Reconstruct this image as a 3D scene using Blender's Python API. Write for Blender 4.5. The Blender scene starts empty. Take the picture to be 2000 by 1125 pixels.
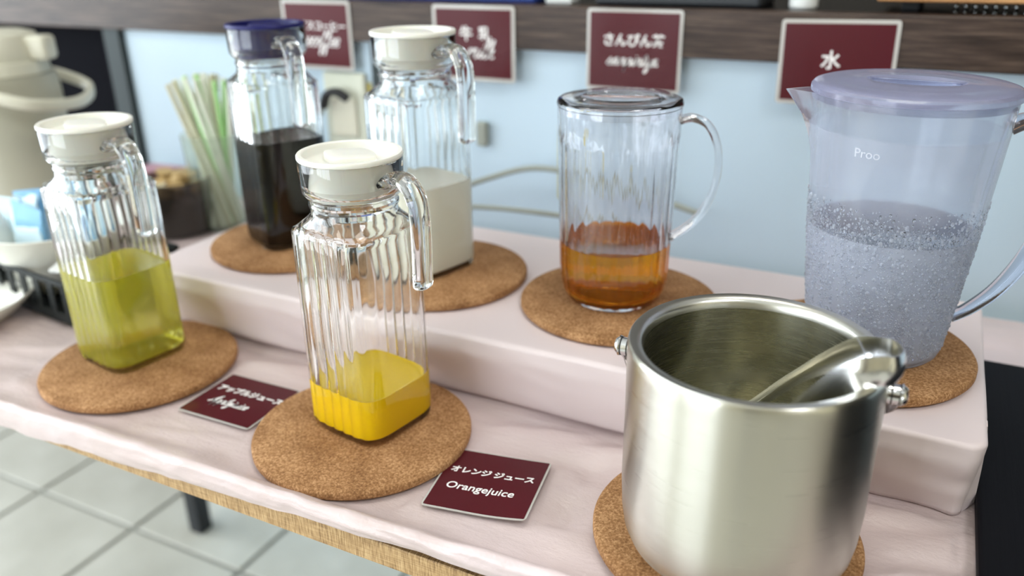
import bpy, bmesh, math, random
from mathutils import Vector, Matrix, noise
random.seed(7)
C = bpy.context.scene.collection
S = bpy.context.scene
PI = math.pi

# ------------------------------------------------------------------ camera
cam_d = bpy.data.cameras.new('camera'); cam = bpy.data.objects.new('camera', cam_d); C.objects.link(cam)
fwd = Vector((-0.4160, 0.8201, -0.3929)); r2 = Vector((0.8940, 0.4472, -0.0131)); u2 = -r2.cross(-fwd)
fwd.normalize(); r2 = (r2 - fwd * r2.dot(fwd)).normalized(); u2 = r2.cross(fwd)
M = Matrix((( r2.x, u2.x, -fwd.x, 0), (r2.y, u2.y, -fwd.y, 0), (r2.z, u2.z, -fwd.z, 0.4258), (0, 0, 0, 1)))
cam.matrix_world = M
cam_d.sensor_width = 36; cam_d.lens = 36 * 1618 / 2000
cam_d.clip_start = 0.01; cam_d.clip_end = 60
cam_d.dof.use_dof = True; cam_d.dof.focus_distance = 0.645; cam_d.dof.aperture_fstop = 2.9
S.camera = cam
# ------------------------------------------------------------------ world, light, exposure
W = bpy.data.worlds.new('world'); S.world = W; W.use_nodes = True
bg = W.node_tree.nodes['Background']; bg.inputs[0].default_value = (0.86, 0.94, 1.0, 1); bg.inputs[1].default_value = 7.9
S.view_settings.view_transform = 'Standard'; S.view_settings.look = 'None'
S.view_settings.gamma = 1; S.view_settings.use_curve_mapping = False
S.view_settings.exposure = -0.03
try:
    S.cycles.use_denoising = True; S.cycles.max_bounces = 24; S.cycles.transmission_bounces = 20
    S.cycles.glossy_bounces = 8; S.cycles.diffuse_bounces = 14; S.cycles.transparent_max_bounces = 24
    S.cycles.sample_clamp_indirect = 30; S.cycles.blur_glossy = 0.6
except Exception: pass
def portal(name, loc, rot, sx, sy):
    l = bpy.data.lights.new(name, 'AREA'); l.shape = 'RECTANGLE'; l.size = sx; l.size_y = sy
    l.energy = 1; l.cycles.is_portal = True
    o = bpy.data.objects.new(name, l); C.objects.link(o); o.location = loc; o.rotation_euler = rot
# room: x -3.6..2.4, y -2.8..2.2, z -.75..1.95
RX0, RX1, RY0, RY1, RZ0, RZ1 = -3.6, 2.4, -2.8, 2.2, -0.75, 1.95
portal('window_light_left', (RX0 - .03, -0.7, .55), (0, -PI / 2, 0), 2.0, 3.4)
portal('window_light_front', (-2.05, RY0 - .03, .55), (PI / 2, 0, 0), 2.3, 2.0)
def lamp(name, loc, sx, sy, e, col=(1, .95, .86)):
    l = bpy.data.lights.new(name, 'AREA'); l.shape = 'RECTANGLE'; l.size = sx; l.size_y = sy
    l.energy = e; l.color = col
    o = bpy.data.objects.new(name, l); C.objects.link(o); o.location = loc
lamp('ceiling_and_fill_glow', (-.1, .75, RZ1 - .06), .6, .6, 9)
lamp('ceiling_and_fill_glow', (-1.6, -.4, RZ1 - .06), .6, .6, 9)
lamp('ceiling_and_fill_glow', (1.2, -.2, RZ1 - .06), .6, .6, 22, (.95, .97, 1))  # added fill lamp, no fixture known there, brightens the jugs' right sides

# ------------------------------------------------------------------ helpers
def new_obj(name, me, parent=None, m=None, smooth=False):
    if m is not None and not me.materials: me.materials.append(m)
    if smooth:
        for p in me.polygons: p.use_smooth = True
    o = bpy.data.objects.new(name, me); C.objects.link(o)
    if parent: o.parent = parent
    return o
def obj(name, bm, m, parent=None, smooth=False, loc=None, rot=None, auto=None):
    bmesh.ops.recalc_face_normals(bm, faces=bm.faces)
    me = bpy.data.meshes.new(name); bm.to_mesh(me); bm.free()
    o = new_obj(name, me, parent, m, smooth or auto is not None)
    if auto is not None:
        try: me.set_sharp_from_angle(angle=math.radians(auto))
        except Exception: pass
    if loc: o.location = loc
    if rot: o.rotation_euler = rot
    return o
def tag(o, label=None, cat=None, group=None, kind=None):
    if label: o['label'] = label
    if cat: o['category'] = cat
    if group: o['group'] = group
    if kind: o['kind'] = kind
    return o
def thing(name, label, cat, loc=(0, 0, 0), rz=0, group=None):
    o = bpy.data.objects.new(name, None); C.objects.link(o); o.empty_display_size = .02
    o.location = loc; o.rotation_euler = (0, 0, rz)
    return tag(o, label, cat, group)
def box(bm, x0, x1, y0, y1, z0, z1, bev=0, seg=2):
    r = bmesh.ops.create_cube(bm, size=1); vs = r['verts']
    for v in vs: v.co = Vector(((x0 + x1) / 2 + v.co.x * (x1 - x0), (y0 + y1) / 2 + v.co.y * (y1 - y0), (z0 + z1) / 2 + v.co.z * (z1 - z0)))
    if bev:
        es = list({e for v in vs for e in v.link_edges})
        bmesh.ops.bevel(bm, geom=es, offset=bev, segments=seg, affect='EDGES', profile=.5)
def loft(bm, loops, cap0=True, cap1=True, closed=False):
    rows = [[bm.verts.new(p) for p in L] for L in loops]
    n = len(rows[0]); m = len(rows)
    for i in range(m if closed else m - 1):
        a, b = rows[i], rows[(i + 1) % m]
        for j in range(n):
            bm.faces.new((a[j], a[(j + 1) % n], b[(j + 1) % n], b[j]))
    if not closed:
        for cap, r in ((cap0, rows[0]), (cap1, rows[-1])):
            if cap:
                c = bm.verts.new(sum((v.co for v in r), Vector()) / n)
                for j in range(n): bm.faces.new((r[j], r[(j + 1) % n], c))
    return rows
def ring(r, z, n=64, cx=0, cy=0): return [Vector((cx + r * math.cos(2 * PI * k / n), cy + r * math.sin(2 * PI * k / n), z)) for k in range(n)]
def lathe(bm, prof, n=64, cx=0, cy=0, closed=False, cap0=True, cap1=True): loft(bm, [ring(r, z, n, cx, cy) for r, z in prof], cap0, cap1, closed)
def crom(pts, k=8, closed=False):
    pts = [Vector(p) for p in pts]; out = []
    n = len(pts)
    for i in range(n if closed else n - 1):
        g = (lambda j: pts[j % n]) if closed else (lambda j: pts[max(0, min(n - 1, j))])
        p0, p1, p2, p3 = g(i - 1), g(i), g(i + 1), g(i + 2)
        for s in range(k):
            t = s / k
            out.append(.5 * ((2 * p1) + (p2 - p0) * t + (2 * p0 - 5 * p1 + 4 * p2 - p3) * t * t + (3 * p1 - p0 - 3 * p2 + p3) * t ** 3))
    if not closed: out.append(pts[-1])
    return out
def sweep(bm, path, sec, up=Vector((0, 1, 0)), scale=None):
    """sec: list of (a, b) cross-section coordinates; a along 'side', b along 'normal'"""
    loops = []
    for i, p in enumerate(path):
        t = (path[min(i + 1, len(path) - 1)] - path[max(i - 1, 0)]).normalized()
        side = up - t * up.dot(t); side.normalize(); nrm = t.cross(side)
        k = scale(i / (len(path) - 1)) if scale else (1, 1)
        loops.append([p + side * (a * k[0]) + nrm * (b * k[1]) for a, b in sec])
    loft(bm, loops)
def ell(a, b, n=20, e=2.0):
    out = []
    for k in range(n):
        c, s = math.cos(2 * PI * k / n), math.sin(2 * PI * k / n)
        q = 1 / (abs(c) ** e + abs(s) ** e) ** (1 / e); out.append((a * c * q, b * s * q))
    return out
def tube(bm, pts, r, n=10, k=8, up=Vector((0.13, 0.31, 1))): sweep(bm, crom(pts, k), ell(r, r, n), up)

# ------------------------------------------------------------------ materials
def mat(name, col, rough=.5, metal=0, trans=0, ior=1.45, spec=None, coat=0, aniso=0, sss=0, alpha=1):
    m = bpy.data.materials.new(name); m.use_nodes = True
    b = m.node_tree.nodes['Principled BSDF']; I = b.inputs
    I['Base Color'].default_value = (*col, 1); I['Roughness'].default_value = rough; I['Metallic'].default_value = metal
    I['Transmission Weight'].default_value = trans; I['IOR'].default_value = ior
    if spec is not None: I['Specular IOR Level'].default_value = spec
    if coat: I['Coat Weight'].default_value = coat; I['Coat Roughness'].default_value = .06
    if aniso: I['Anisotropic'].default_value = aniso; I['Anisotropic Rotation'].default_value = .25
    if sss:
        I['Subsurface Weight'].default_value = sss; I['Subsurface Radius'].default_value = (.01, .006, .003); I['Subsurface Scale'].default_value = 1
    I['Alpha'].default_value = alpha
    return m
def N(m, t, **kw):
    n = m.node_tree.nodes.new(t)
    for k, v in kw.items():
        if k in n.inputs.keys(): n.inputs[k].default_value = v
        else: setattr(n, k, v)
    return n
def L(m, a, b): m.node_tree.links.new(a, b)
def coords(m, scale=(1, 1, 1), out='Object'):
    t = N(m, 'ShaderNodeTexCoord'); mp = N(m, 'ShaderNodeMapping'); mp.inputs['Scale'].default_value = scale
    L(m, t.outputs[out], mp.inputs[0]); return mp.outputs[0]
def ramp(m, fac, stops):
    r = N(m, 'ShaderNodeValToRGB'); e = r.color_ramp.elements
    e[0].position, e[0].color = stops[0][0], (*stops[0][1], 1)
    e[1].position, e[1].color = stops[-1][0], (*stops[-1][1], 1)
    for p, c in stops[1:-1]:
        x = e.new(p); x.color = (*c, 1)
    L(m, fac, r.inputs[0]); return r.outputs[0]
def bump(m, fac, strength, dist):
    b = N(m, 'ShaderNodeBump'); b.inputs['Strength'].default_value = strength; b.inputs['Distance'].default_value = dist
    L(m, fac, b.inputs['Height']); L(m, b.outputs[0], m.node_tree.nodes['Principled BSDF'].inputs['Normal'])
    return b
def P(m): return m.node_tree.nodes['Principled BSDF'].inputs
def nz(m, vec, scale, detail=4, rough=.5):
    n = N(m, 'ShaderNodeTexNoise'); n.inputs['Scale'].default_value = scale; n.inputs['Detail'].default_value = detail; n.inputs['Roughness'].default_value = rough
    L(m, vec, n.inputs['Vector']); return n.outputs[0]

# cork
def cork_mat(name, dark, mid, light):
    m = mat(name, mid, .85, spec=.25)
    v = coords(m)
    a = nz(m, v, 520, 3, .65); b = nz(m, v, 28, 3, .5)
    mx = N(m, 'ShaderNodeMix', data_type='FLOAT'); mx.inputs[0].default_value = .28; L(m, a, mx.inputs[2]); L(m, b, mx.inputs[3])
    L(m, ramp(m, mx.outputs[0], [(.34, dark), (.5, mid), (.66, light)]), P(m)['Base Color'])
    bump(m, a, .55, .0008)
    return m
M_cork = cork_mat('cork', (.165, .075, .027), (.325, .165, .070), (.58, .34, .17))
# vinyl
M_vinyl = mat('pink_vinyl', (.60, .485, .455), .29, spec=.6)
v = coords(M_vinyl, (1, 1, 1)); h = nz(M_vinyl, v, 300, 3, .6); 
mu = N(M_vinyl, 'ShaderNodeMath'); mu.operation = 'MULTIPLY_ADD'; mu.inputs[1].default_value = 6
L(M_vinyl, nz(M_vinyl, coords(M_vinyl, (14, 46, 30)), 1, 5, .55), mu.inputs[0]); L(M_vinyl, h, mu.inputs[2])
bump(M_vinyl, mu.outputs[0], .34, .0013)
big = nz(M_vinyl, v, 6, 2)
L(M_vinyl, ramp(M_vinyl, big, [(.35, (.555, .450, .430)), (.65, (.640, .53, .535))]), P(M_vinyl)['Base Color'])
M_riser = mat('pink_vinyl_wrap', (.72, .62, .625), .42, spec=.5)
v = coords(M_riser); bump(M_riser, nz(M_riser, v, 120, 4, .6), .10, .001)
# table edge laminate
M_edge = mat('woven_oak_laminate', (.5, .33, .17), .5)
v = coords(M_edge, (900, 10, 60)); a = nz(M_edge, v, 1, 3, .7)
v2 = coords(M_edge, (30, 10, 1600)); b = nz(M_edge, v2, 1, 2, .7)
mx = N(M_edge, 'ShaderNodeMix', data_type='FLOAT'); mx.inputs[0].default_value = .35; L(M_edge, a, mx.inputs[2]); L(M_edge, b, mx.inputs[3])
L(M_edge, ramp(M_edge, mx.outputs[0], [(.36, (.17, .09, .033)), (.5, (.42, .26, .115)), (.62, (.60, .42, .22))]), P(M_edge)['Base Color'])
bump(M_edge, mx.outputs[0], .3, .0005)
# dark fascia wood
M_dwood = mat('dark_walnut_grain', (.06, .04, .033), .42, spec=.32)
v = coords(M_dwood, (9, 40, 210)); a = nz(M_dwood, v, 1, 6, .68)
L(M_dwood, ramp(M_dwood, a, [(.36, (.020, .012, .009)), (.5, (.052, .033, .025)), (.66, (.105, .072, .055))]), P(M_dwood)['Base Color'])
bump(M_dwood, a, .35, .0008)
M_black = mat('black_wood_grain', (.004, .004, .006), .6, spec=.12)
v = coords(M_black, (220, 8, 220)); bump(M_black, nz(M_black, v, 1, 5, .65), .5, .001)
M_wall = mat('pale_blue_white_panel', (.53, .66, .77), .38, spec=.35)
v = coords(M_wall); bump(M_wall, nz(M_wall, v, 5, 2), .15, .01)
M_cream_wall = mat('khaki_plaster', (.60, .54, .38), .8)
M_backwall = mat('dark_brown_wall', (.05, .043, .036), .8)
M_ceil = mat('white_ceiling', (.82, .82, .80), .9)
M_tile = mat('cream_floor_tile', (.56, .55, .49), .28)
v = coords(M_tile); 
L(M_tile, ramp(M_tile, nz(M_tile, v, 7, 4), [(.3, (.50, .49, .43)), (.7, (.62, .61, .55))]), P(M_tile)['Base Color'])
M_grout = mat('grey_grout', (.30, .30, .27), .9)
M_glass = mat('clear_glass', (.985, .995, .99), .0, trans=1, ior=1.50)
M_poly = mat('clear_acrylic', (.955, .945, .965), .015, trans=1, ior=1.49)
M_droplet = mat('water_droplet', (.97, .98, 1), .03, trans=1, ior=1.33)
def cloudy(name, gcol, dcol, mixf, rough, ior, tcol=None, bumpy=None):
    m = bpy.data.materials.new(name); m.use_nodes = True; nt = m.node_tree
    b = nt.nodes['Principled BSDF']; I = b.inputs
    I['Base Color'].default_value = (*gcol, 1); I['Roughness'].default_value = rough; I['Transmission Weight'].default_value = 1; I['IOR'].default_value = ior
    d = nt.nodes.new('ShaderNodeBsdfDiffuse'); d.inputs[0].default_value = (*dcol, 1)
    t = nt.nodes.new('ShaderNodeBsdfTranslucent'); t.inputs[0].default_value = (*(tcol or dcol), 1)
    a = nt.nodes.new('ShaderNodeMixShader'); a.inputs[0].default_value = .5
    nt.links.new(d.outputs[0], a.inputs[1]); nt.links.new(t.outputs[0], a.inputs[2])
    x = nt.nodes.new('ShaderNodeMixShader'); x.inputs[0].default_value = mixf
    nt.links.new(b.outputs[0], x.inputs[1]); nt.links.new(a.outputs[0], x.inputs[2])
    nt.links.new(x.outputs[0], nt.nodes['Material Output'].inputs['Surface'])
    m['mix'] = x.name
    if bumpy: bump(m, nz(m, coords(m), bumpy[0], 2), bumpy[1], bumpy[2])
    return m
M_frost = cloudy('frosted_lavender_plastic', (.94, .955, 1.0), (.84, .88, 1.0), .16, .10, 1.46)
M_lidfrost = cloudy('frosted_lavender_lid', (.88, .89, .98), (.56, .57, .76), .30, .14, 1.46, bumpy=(90, .2, .001))
M_fog = cloudy('fogged_water', (.98, .99, 1.0), (.88, .94, 1.0), .25, .08, 1.33)
def frost_by_height(m, stops):
    nt = m.node_tree; tc = nt.nodes.new('ShaderNodeTexCoord'); sx = nt.nodes.new('ShaderNodeSeparateXYZ'); nt.links.new(tc.outputs['Object'], sx.inputs[0])
    dv = nt.nodes.new('ShaderNodeMath'); dv.operation = 'DIVIDE'; dv.inputs[1].default_value = .225; nt.links.new(sx.outputs[2], dv.inputs[0])
    L(m, ramp(m, dv.outputs[0], [(z / .225, (v, v, v)) for z, v in stops]), nt.nodes[m['mix']].inputs[0])
frost_by_height(M_frost, [(0, .44), (.02, .52), (.105, .52), (.113, .50), (.1135, .05), (.130, .08), (.150, .26), (.19, .26), (.1955, .26), (.197, .10), (.222, .12)])
M_handle = mat('lavender_clear_plastic', (.80, .83, .95), .02, trans=1, ior=1.49)
M_white = mat('white_plastic_lid', (.86, .85, .79), .32, sss=.15)
M_navy = mat('navy_plastic_lid', (.016, .017, .115), .35, spec=.3)
M_oj = mat('orange_juice', (1.0, .66, .002), .3, spec=.15)
M_milk = mat('milk', (.985, .97, .85), .3, spec=.2)
M_coffee = mat('black_coffee', (.004, .0025, .002), .05, spec=.08)
M_apple = cloudy('apple_juice', (.98, .94, .30), (1.0, .95, .10), .36, .02, 1.34)
M_tea = cloudy('jasmine_tea', (.97, .44, .025), (.88, .28, .0), .22, .02, 1.34)
def steel(name, col, rough, zs=900, aniso=.75):
    m = mat(name, col, rough, 1, aniso=aniso)
    t = N(m, 'ShaderNodeTangent'); t.direction_type = 'RADIAL'; t.axis = 'Z'; L(m, t.outputs[0], P(m)['Tangent'])
    v = coords(m, (14, 14, zs)); a = nz(m, v, 1, 3, .7)
    mr = N(m, 'ShaderNodeMapRange'); mr.inputs[3].default_value = rough * .75; mr.inputs[4].default_value = rough * 1.35
    L(m, a, mr.inputs[0]); L(m, mr.outputs[0], P(m)['Roughness'])
    bump(m, a, .05, .0003)
    return m
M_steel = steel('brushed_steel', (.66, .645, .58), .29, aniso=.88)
M_steel_in = steel('brushed_steel_inside', (.47, .455, .345), .25, aniso=.86)  # darker than the outside: dim khaki reflections put into the colour
M_rim = mat('satin_steel', (.66, .65, .60), .30, 1)
M_tong = mat('satin_tong_steel', (.84, .84, .85), .22, 1)
M_chrome = mat('polished_steel', (.74, .74, .75), .09, 1)
M_rubber = mat('black_rubber', (.012, .012, .014), .6)
M_maroon = mat('maroon_print', (.078, .009, .014), .28, spec=.22)
M_text = mat('white_lettering', (.88, .86, .85), .5)
M_film = mat('laminate_film', (.50, .48, .45), .15, spec=.5)
M_airpot = mat('cream_plastic', (.42, .41, .33), .42)
M_airpot_l = mat('pale_cream_plastic', (.66, .64, .53), .38)
M_porc = mat('white_porcelain', (.78, .78, .72), .22)
M_basket = mat('black_plastic_mesh', (.010, .013, .013), .5, spec=.25)
M_blue = mat('blue_sachet_paper', (.24, .48, .70), .5)
M_blue2 = mat('pale_blue_sachet_paper', (.60, .76, .84), .5)
M_paper = mat('white_paper', (.80, .81, .80), .6)
M_smoke = mat('smoked_glass', (.25, .22, .19), .04, trans=.9, ior=1.45)
M_pod = mat('tan_creamer_pod', (.48, .33, .14), .5)
M_podw = mat('cream_creamer_pod', (.82, .78, .62), .5)
M_podb = mat('dark_coffee_sachet', (.05, .03, .02), .4)
M_green = mat('green_straw', (.34, .62, .24), .45)
M_strawc = mat('pale_straw_wrapper', (.72, .74, .64), .5)
M_strawt = mat('tan_straw_wrapper', (.50, .47, .33), .5)
M_cup = cloudy('cloudy_cup_plastic', (.93, .96, .93), (.62, .68, .58), .16, .05, 1.1)
M_grey = mat('grey_frame', (.04, .052, .055), .5, spec=.2)
M_outlet = mat('cream_outlet', (.60, .62, .52), .45)
M_yellow = mat('yellow_tape', (.50, .43, .12), .6)
M_cable = mat('grey_cable', (.30, .32, .28), .5)
M_cork2 = mat('orange_brown_wood', (.40, .17, .05), .5)
M_oak = mat('oak_tray', (.50, .25, .10), .45)
v = coords(M_oak, (6, 60, 60)); L(M_oak, ramp(M_oak, nz(M_oak, v, 1, 4, .6), [(.35, (.36, .16, .06)), (.65, (.62, .34, .15))]), P(M_oak)['Base Color'])
M_gblack = mat('glossy_black_top', (.006, .006, .006), .12, spec=.18)
M_darkpanel = mat('matt_black_panel', (.002, .002, .004), .8, spec=.05)
M_bluebox = mat('deep_blue_card', (.02, .05, .25), .4)
M_pink = mat('pink_packet', (.55, .30, .36), .5)
M_legblack = mat('black_powder_coat', (.01, .012, .016), .4)
M_frame = mat('white_window_frame', (.75, .75, .72), .5)
M_added_dark = mat('dark_brown_added_panel', (.05, .03, .02), .5)  # for the added dark pieces on the front wall

# ------------------------------------------------------------------ setting: room shell
def struct(name, bm, m, **k): return tag(obj(name, bm, m, **k), kind='structure')
bm = bmesh.new(); box(bm, RX0 - .1, RX1 + .1, RY0 - .1, RY1 + .1, RZ0 - .08, RZ0 - .006)
floor = struct('floor', bm, M_grout)
tile_me = None
TX, TY, TS = -1.3985, .921, .305
for i in range(-6, 9):
    for j in range(-9, 5):
        x, y = TX + i * TS, TY + j * TS
        if x < -3.3 or x + TS > 1.3: continue
        if tile_me is None:
            bm = bmesh.new(); box(bm, .005, TS - .005, .005, TS - .005, -.006, 0, .0015, 1)
            tl = obj('tile', bm, M_tile, floor); tile_me = tl.data
        else: tl = new_obj('tile', tile_me, floor)
        tl.location = (x, y, RZ0)
bm = bmesh.new(); box(bm, RX0 - .1, RX1 + .1, RY0 - .1, RY1 + .1, RZ1, RZ1 + .08); struct('ceiling', bm, M_ceil)
bm = bmesh.new(); box(bm, RX1, RX1 + .1, RY0, RY1, RZ0, RZ1); struct('wall_right', bm, M_cream_wall)
bm = bmesh.new(); box(bm, RX1 - .04, RX1 - .001, .05, 2.0, RZ0, 1.5, .004, 1); struct('added_dark_panel_2', bm, M_darkpanel)  # added unseen dark panel, darkens the reflection on the bucket's right side
bm = bmesh.new(); box(bm, RX0 - .1, RX1 + .1, RY1, RY1 + .1, RZ0, RZ1); struct('wall_back', bm, M_backwall)
# left wall with a window opening y -2.4..1.0 z -.45..1.55
bm = bmesh.new()
box(bm, RX0 - .1, RX0, RY0, RY1, RZ0, -.45); box(bm, RX0 - .1, RX0, RY0, RY1, 1.55, RZ1)
box(bm, RX0 - .1, RX0, RY0, -2.4, -.45, 1.55); box(bm, RX0 - .1, RX0, 1.0, RY1, -.45, 1.55)
struct('wall_left', bm, M_ceil)
bm = bmesh.new()
for y in (-2.4, -1.55, -.7, .15, .97): box(bm, RX0 - .06, RX0 - .02, y, y + .035, -.45, 1.55)
for z in (-.45, .9, 1.52): box(bm, RX0 - .06, RX0 - .02, -2.4, 1.0, z, z + .035)
struct('window_1', bm, M_frame)
bm = bmesh.new()
box(bm, RX0, RX1, RY0 - .1, RY0, RZ0, -.45); box(bm, RX0, RX1, RY0 - .1, RY0, 1.55, RZ1)
box(bm, RX0, -3.2, RY0 - .1, RY0, -.45, 1.55); box(bm, -.9, RX1, RY0 - .1, RY0, -.45, 1.55)
struct('wall_front', bm, M_cream_wall)
bm = bmesh.new()
for x in (-3.2, -2.65, -2.1, -1.5, -.935): box(bm, x, x + .035, RY0 - .06, RY0 - .02, -.45, 1.55)
for z in (-.45, .9, 1.52): box(bm, -3.2, -.9, RY0 - .06, RY0 - .02, z, z + .035)
struct('window_2', bm, M_frame)
bm = bmesh.new(); box(bm, .30, .62, RY0 + .002, RY0 + .05, RZ0, 1.3, .004, 1); d = struct('added_dark_panel_1', bm, M_added_dark)  # added behind the camera to reflect as a dark stripe in the bucket
bm = bmesh.new(); box(bm, .34, .37, RY0 + .05, RY0 + .1, .2, .34, .008); obj('added_panel_handle', bm, M_chrome, d)

bm = bmesh.new(); box(bm, .84, .96, RY0 + .002, RY0 + .05, RZ0, 1.3, .004, 1); struct('added_dark_strip', bm, M_added_dark)  # second added strip, unseen, for another dark stripe on the steel
# panel wall behind the table
WY = 1.078
bm = bmesh.new(); box(bm, -1.325, 1.4, WY, WY + .03, RZ0, .285); struct('wall_panel', bm, M_wall)
bm = bmesh.new(); box(bm, -1.372, -1.327, WY - .01, WY + .03, RZ0, .285, .003, 1); struct('trim_1', bm, M_grey)
bm = bmesh.new(); box(bm, -3.0, -1.374, WY + .02, WY + .05, RZ0, .285); struct('trim_2', bm, M_darkpanel)
bm = bmesh.new(); box(bm, -.783, -.765, WY - .006, WY - .0005, .0, .277, .002, 1); struct('trim_3', bm, M_grey)

# overhead counter
sc = thing('serving_counter', 'dark walnut-grained counter beam with glossy black top above the white panel', 'counter', (0, 1.062, .2785))
bm = bmesh.new(); box(bm, -3.0, 1.4, 0, .028, 0, .0585, .0015, 1); obj('fascia', bm, M_dwood, sc)
bm = bmesh.new(); box(bm, -3.0, 1.4, .0285, .62, .046, .0575, .001, 1); obj('countertop', bm, M_gblack, sc)
CT = .336
# ------------------------------------------------------------------ table, cloth, riser
TYF = .412
tb = thing('buffet_table', 'long buffet table with woven oak laminate edge and black legs', 'table', (0, 0, RZ0))
bm = bmesh.new(); box(bm, -1.34, .75, TYF, 1.05, -.031 - RZ0, -.0086 - RZ0, .0008, 1); obj('tabletop', bm, M_edge, tb)
for (lx, ly) in ((-1.262, .985), (-1.262, .50), (.6, .985), (.6, .50)):
    bm = bmesh.new(); box(bm, lx - .017, lx + .017, ly - .017, ly + .017, 0, -.0315 - RZ0, .002, 1)
    obj('leg', bm, M_legblack, tb)

def lerp_tab(x, tab):
    if x <= tab[0][0]: return tab[0][1]
    for (a, va), (b, vb) in zip(tab, tab[1:]):
        if x <= b: return va + (vb - va) * (x - a) / (b - a)
    return tab[-1][1]
crest_t = [(-1.3, .0), (-.79, .002), (-.6, .006), (-.46, .010), (-.33, .012), (-.25, .017), (-.17, .021), (0, .014), (.7, .004)]
hem_t = [(-1.3, -.027), (-.75, -.026), (-.6, -.018), (-.44, -.0095), (-.33, -.003), (-.24, .0008), (-.17, .001), (.1, -.004), (.7, -.008)]
mats = dict(A=(-.7185, .5273), B=(-.4206, .5208), E=(-.088, .5262))
def wr(x, y):
    # wrinkle folds running mainly along x, fanning
    a = noise.noise(Vector((x * 3.2 + y * 6, y * 22 - x * 7, 0))) * .0115
    b = noise.noise(Vector((x * 9, y * 45 - x * 16, 5))) * .0042
    c = noise.noise(Vector((x * 40, y * 50, 9))) * .0009
    return a + b + c - .0018
cloth = []
NX = 760
ys = []
y = TYF + .002
while y < .62: ys.append(y); y += .0032
while y < 1.06: ys.append(y); y += .012
bm = bmesh.new(); rows = []
for i in range(NX + 1):
    x = -1.34 + i * (.75 + 1.34) / NX
    cr = lerp_tab(x, crest_t) + .0014 * noise.noise(Vector((x * 16, 3, 1)))
    rd = 1 - abs(noise.noise(Vector((x * 17, 31, 2)))) * 2.2; cr += .0015 * rd
    hz = lerp_tab(x, hem_t) + .0028 * noise.noise(Vector((x * 14, 8, 1))) + .0008 * noise.noise(Vector((x * 50, 2, 1)))
    wv = .0022 * noise.noise(Vector((x * 13, 1, 4))) + .0005 * noise.noise(Vector((x * 60, 1, 7)))
    row = []
    # hem
    top = max(cr, hz + .004)
    for k in range(9):
        t = k / 9
        z = hz + (top - .002 - hz) * t
        yy = TYF - .0035 + wv * (1 - .3 * t) - .0015 * math.sin(t * PI) + .0009 * noise.noise(Vector((x * 50, t * 2, 2))) - .0022 * abs(noise.noise(Vector((x * 13 + t * 1.6, t * 1.4 - x * 5, 12))))
        row.append(Vector((x, min(yy, TYF - .0012), z)))
    row.append(Vector((x, TYF - .001 + wv * .3, top - .0004)))
    for yy in ys:
        d = yy - TYF
        z = top * math.exp(-(d / .014) ** 2)
        w = wr(x, yy) * min(1, d / .02)
        # keep below mats and cards
        f = 1.
        for (mx_, my_) in mats.values():
            r = math.hypot(x - mx_, yy - my_); f = min(f, max(0, (r - .099) / .025))
        for (cx, cy, hw) in ((-.28, .503, .052), (-.568, .517, .052)):
            r = max(abs(x - cx), abs(yy - cy)); f = min(f, max(0, (r - hw + .004) / .02))
        f = max(0, min(1, f))
        zz = z + w * f * 1.0 - .0016 * (1 - f) - .0006
        if f < 1: zz = min(zz, .0 if f < .02 and d > .012 else zz)
        if yy > .615: zz = min(zz, -.0002) * .4 - .0002
        if x < -.84 or x > .07: zz = min(zz, -.0003) if d > .02 else zz
        row.append(Vector((x, yy, min(.0075 if d > .03 else 1, max(zz, -.0082)))))
    rows.append([bm.verts.new(p) for p in row])
for a, b in zip(rows, rows[1:]):
    for j in range(len(a) - 1): bm.faces.new((a[j], b[j], b[j + 1], a[j + 1]))
clo = obj('vinyl_tablecloth', bm, M_vinyl, smooth=True)
tag(clo, 'crinkled pale pink vinyl sheet spread over the long table', 'tablecloth')
H = .075
# riser wrapped in vinyl: loft of rounded-rectangle loops from bottom to top
def rrect(x0, x1, y0, y1, r, z, n=10, ex=64, ey=24):
    pts = []
    def seg(a, b, k):
        for i in range(k): pts.append(a.lerp(b, i / k))
    def arc(cx, cy, a0):
        for i in range(n): 
            a = a0 + PI / 2 * i / n; pts.append(Vector((cx + r * math.cos(a), cy + r * math.sin(a), z)))
    seg(Vector((x0 + r, y0, z)), Vector((x1 - r, y0, z)), ex); arc(x1 - r, y0 + r, -PI / 2)
    seg(Vector((x1, y0 + r, z)), Vector((x1, y1 - r, z)), ey); arc(x1 - r, y1 - r, 0)
    seg(Vector((x1 - r, y1, z)), Vector((x0 + r, y1, z)), ex); arc(x0 + r, y1 - r, PI / 2)
    seg(Vector((x0, y1 - r, z)), Vector((x0, y0 + r, z)), ey); arc(x0 + r, y0 + r, PI)
    return pts
bm = bmesh.new(); loops = []
RXa, RXb = -.800, .080
for k in range(20):
    t = k / 19; z = .0008 + (H - .006) * t
    yf = .627 - .019 * min(1, t * 1.25) + .003 * t
    loops.append(rrect(RXa + .012 * (1 - t), RXb - .006 * (1 - t), yf, .90, .008 + .006 * t, z))
for k in range(1, 7):
    a = PI / 2 * k / 6
    q = .006 * (1 - math.cos(a)); z = .0008 + H - .006 + .0048 * math.sin(a)
    loops.append(rrect(RXa + q, RXb - q, .611 + q, .90 - q, .014 - q * .6, z))
for q in (.02, .04, .07, .10, .12): loops.append(rrect(RXa + q, RXb - q, .611 + q, .90 - q, .006, H - .0004))
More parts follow.
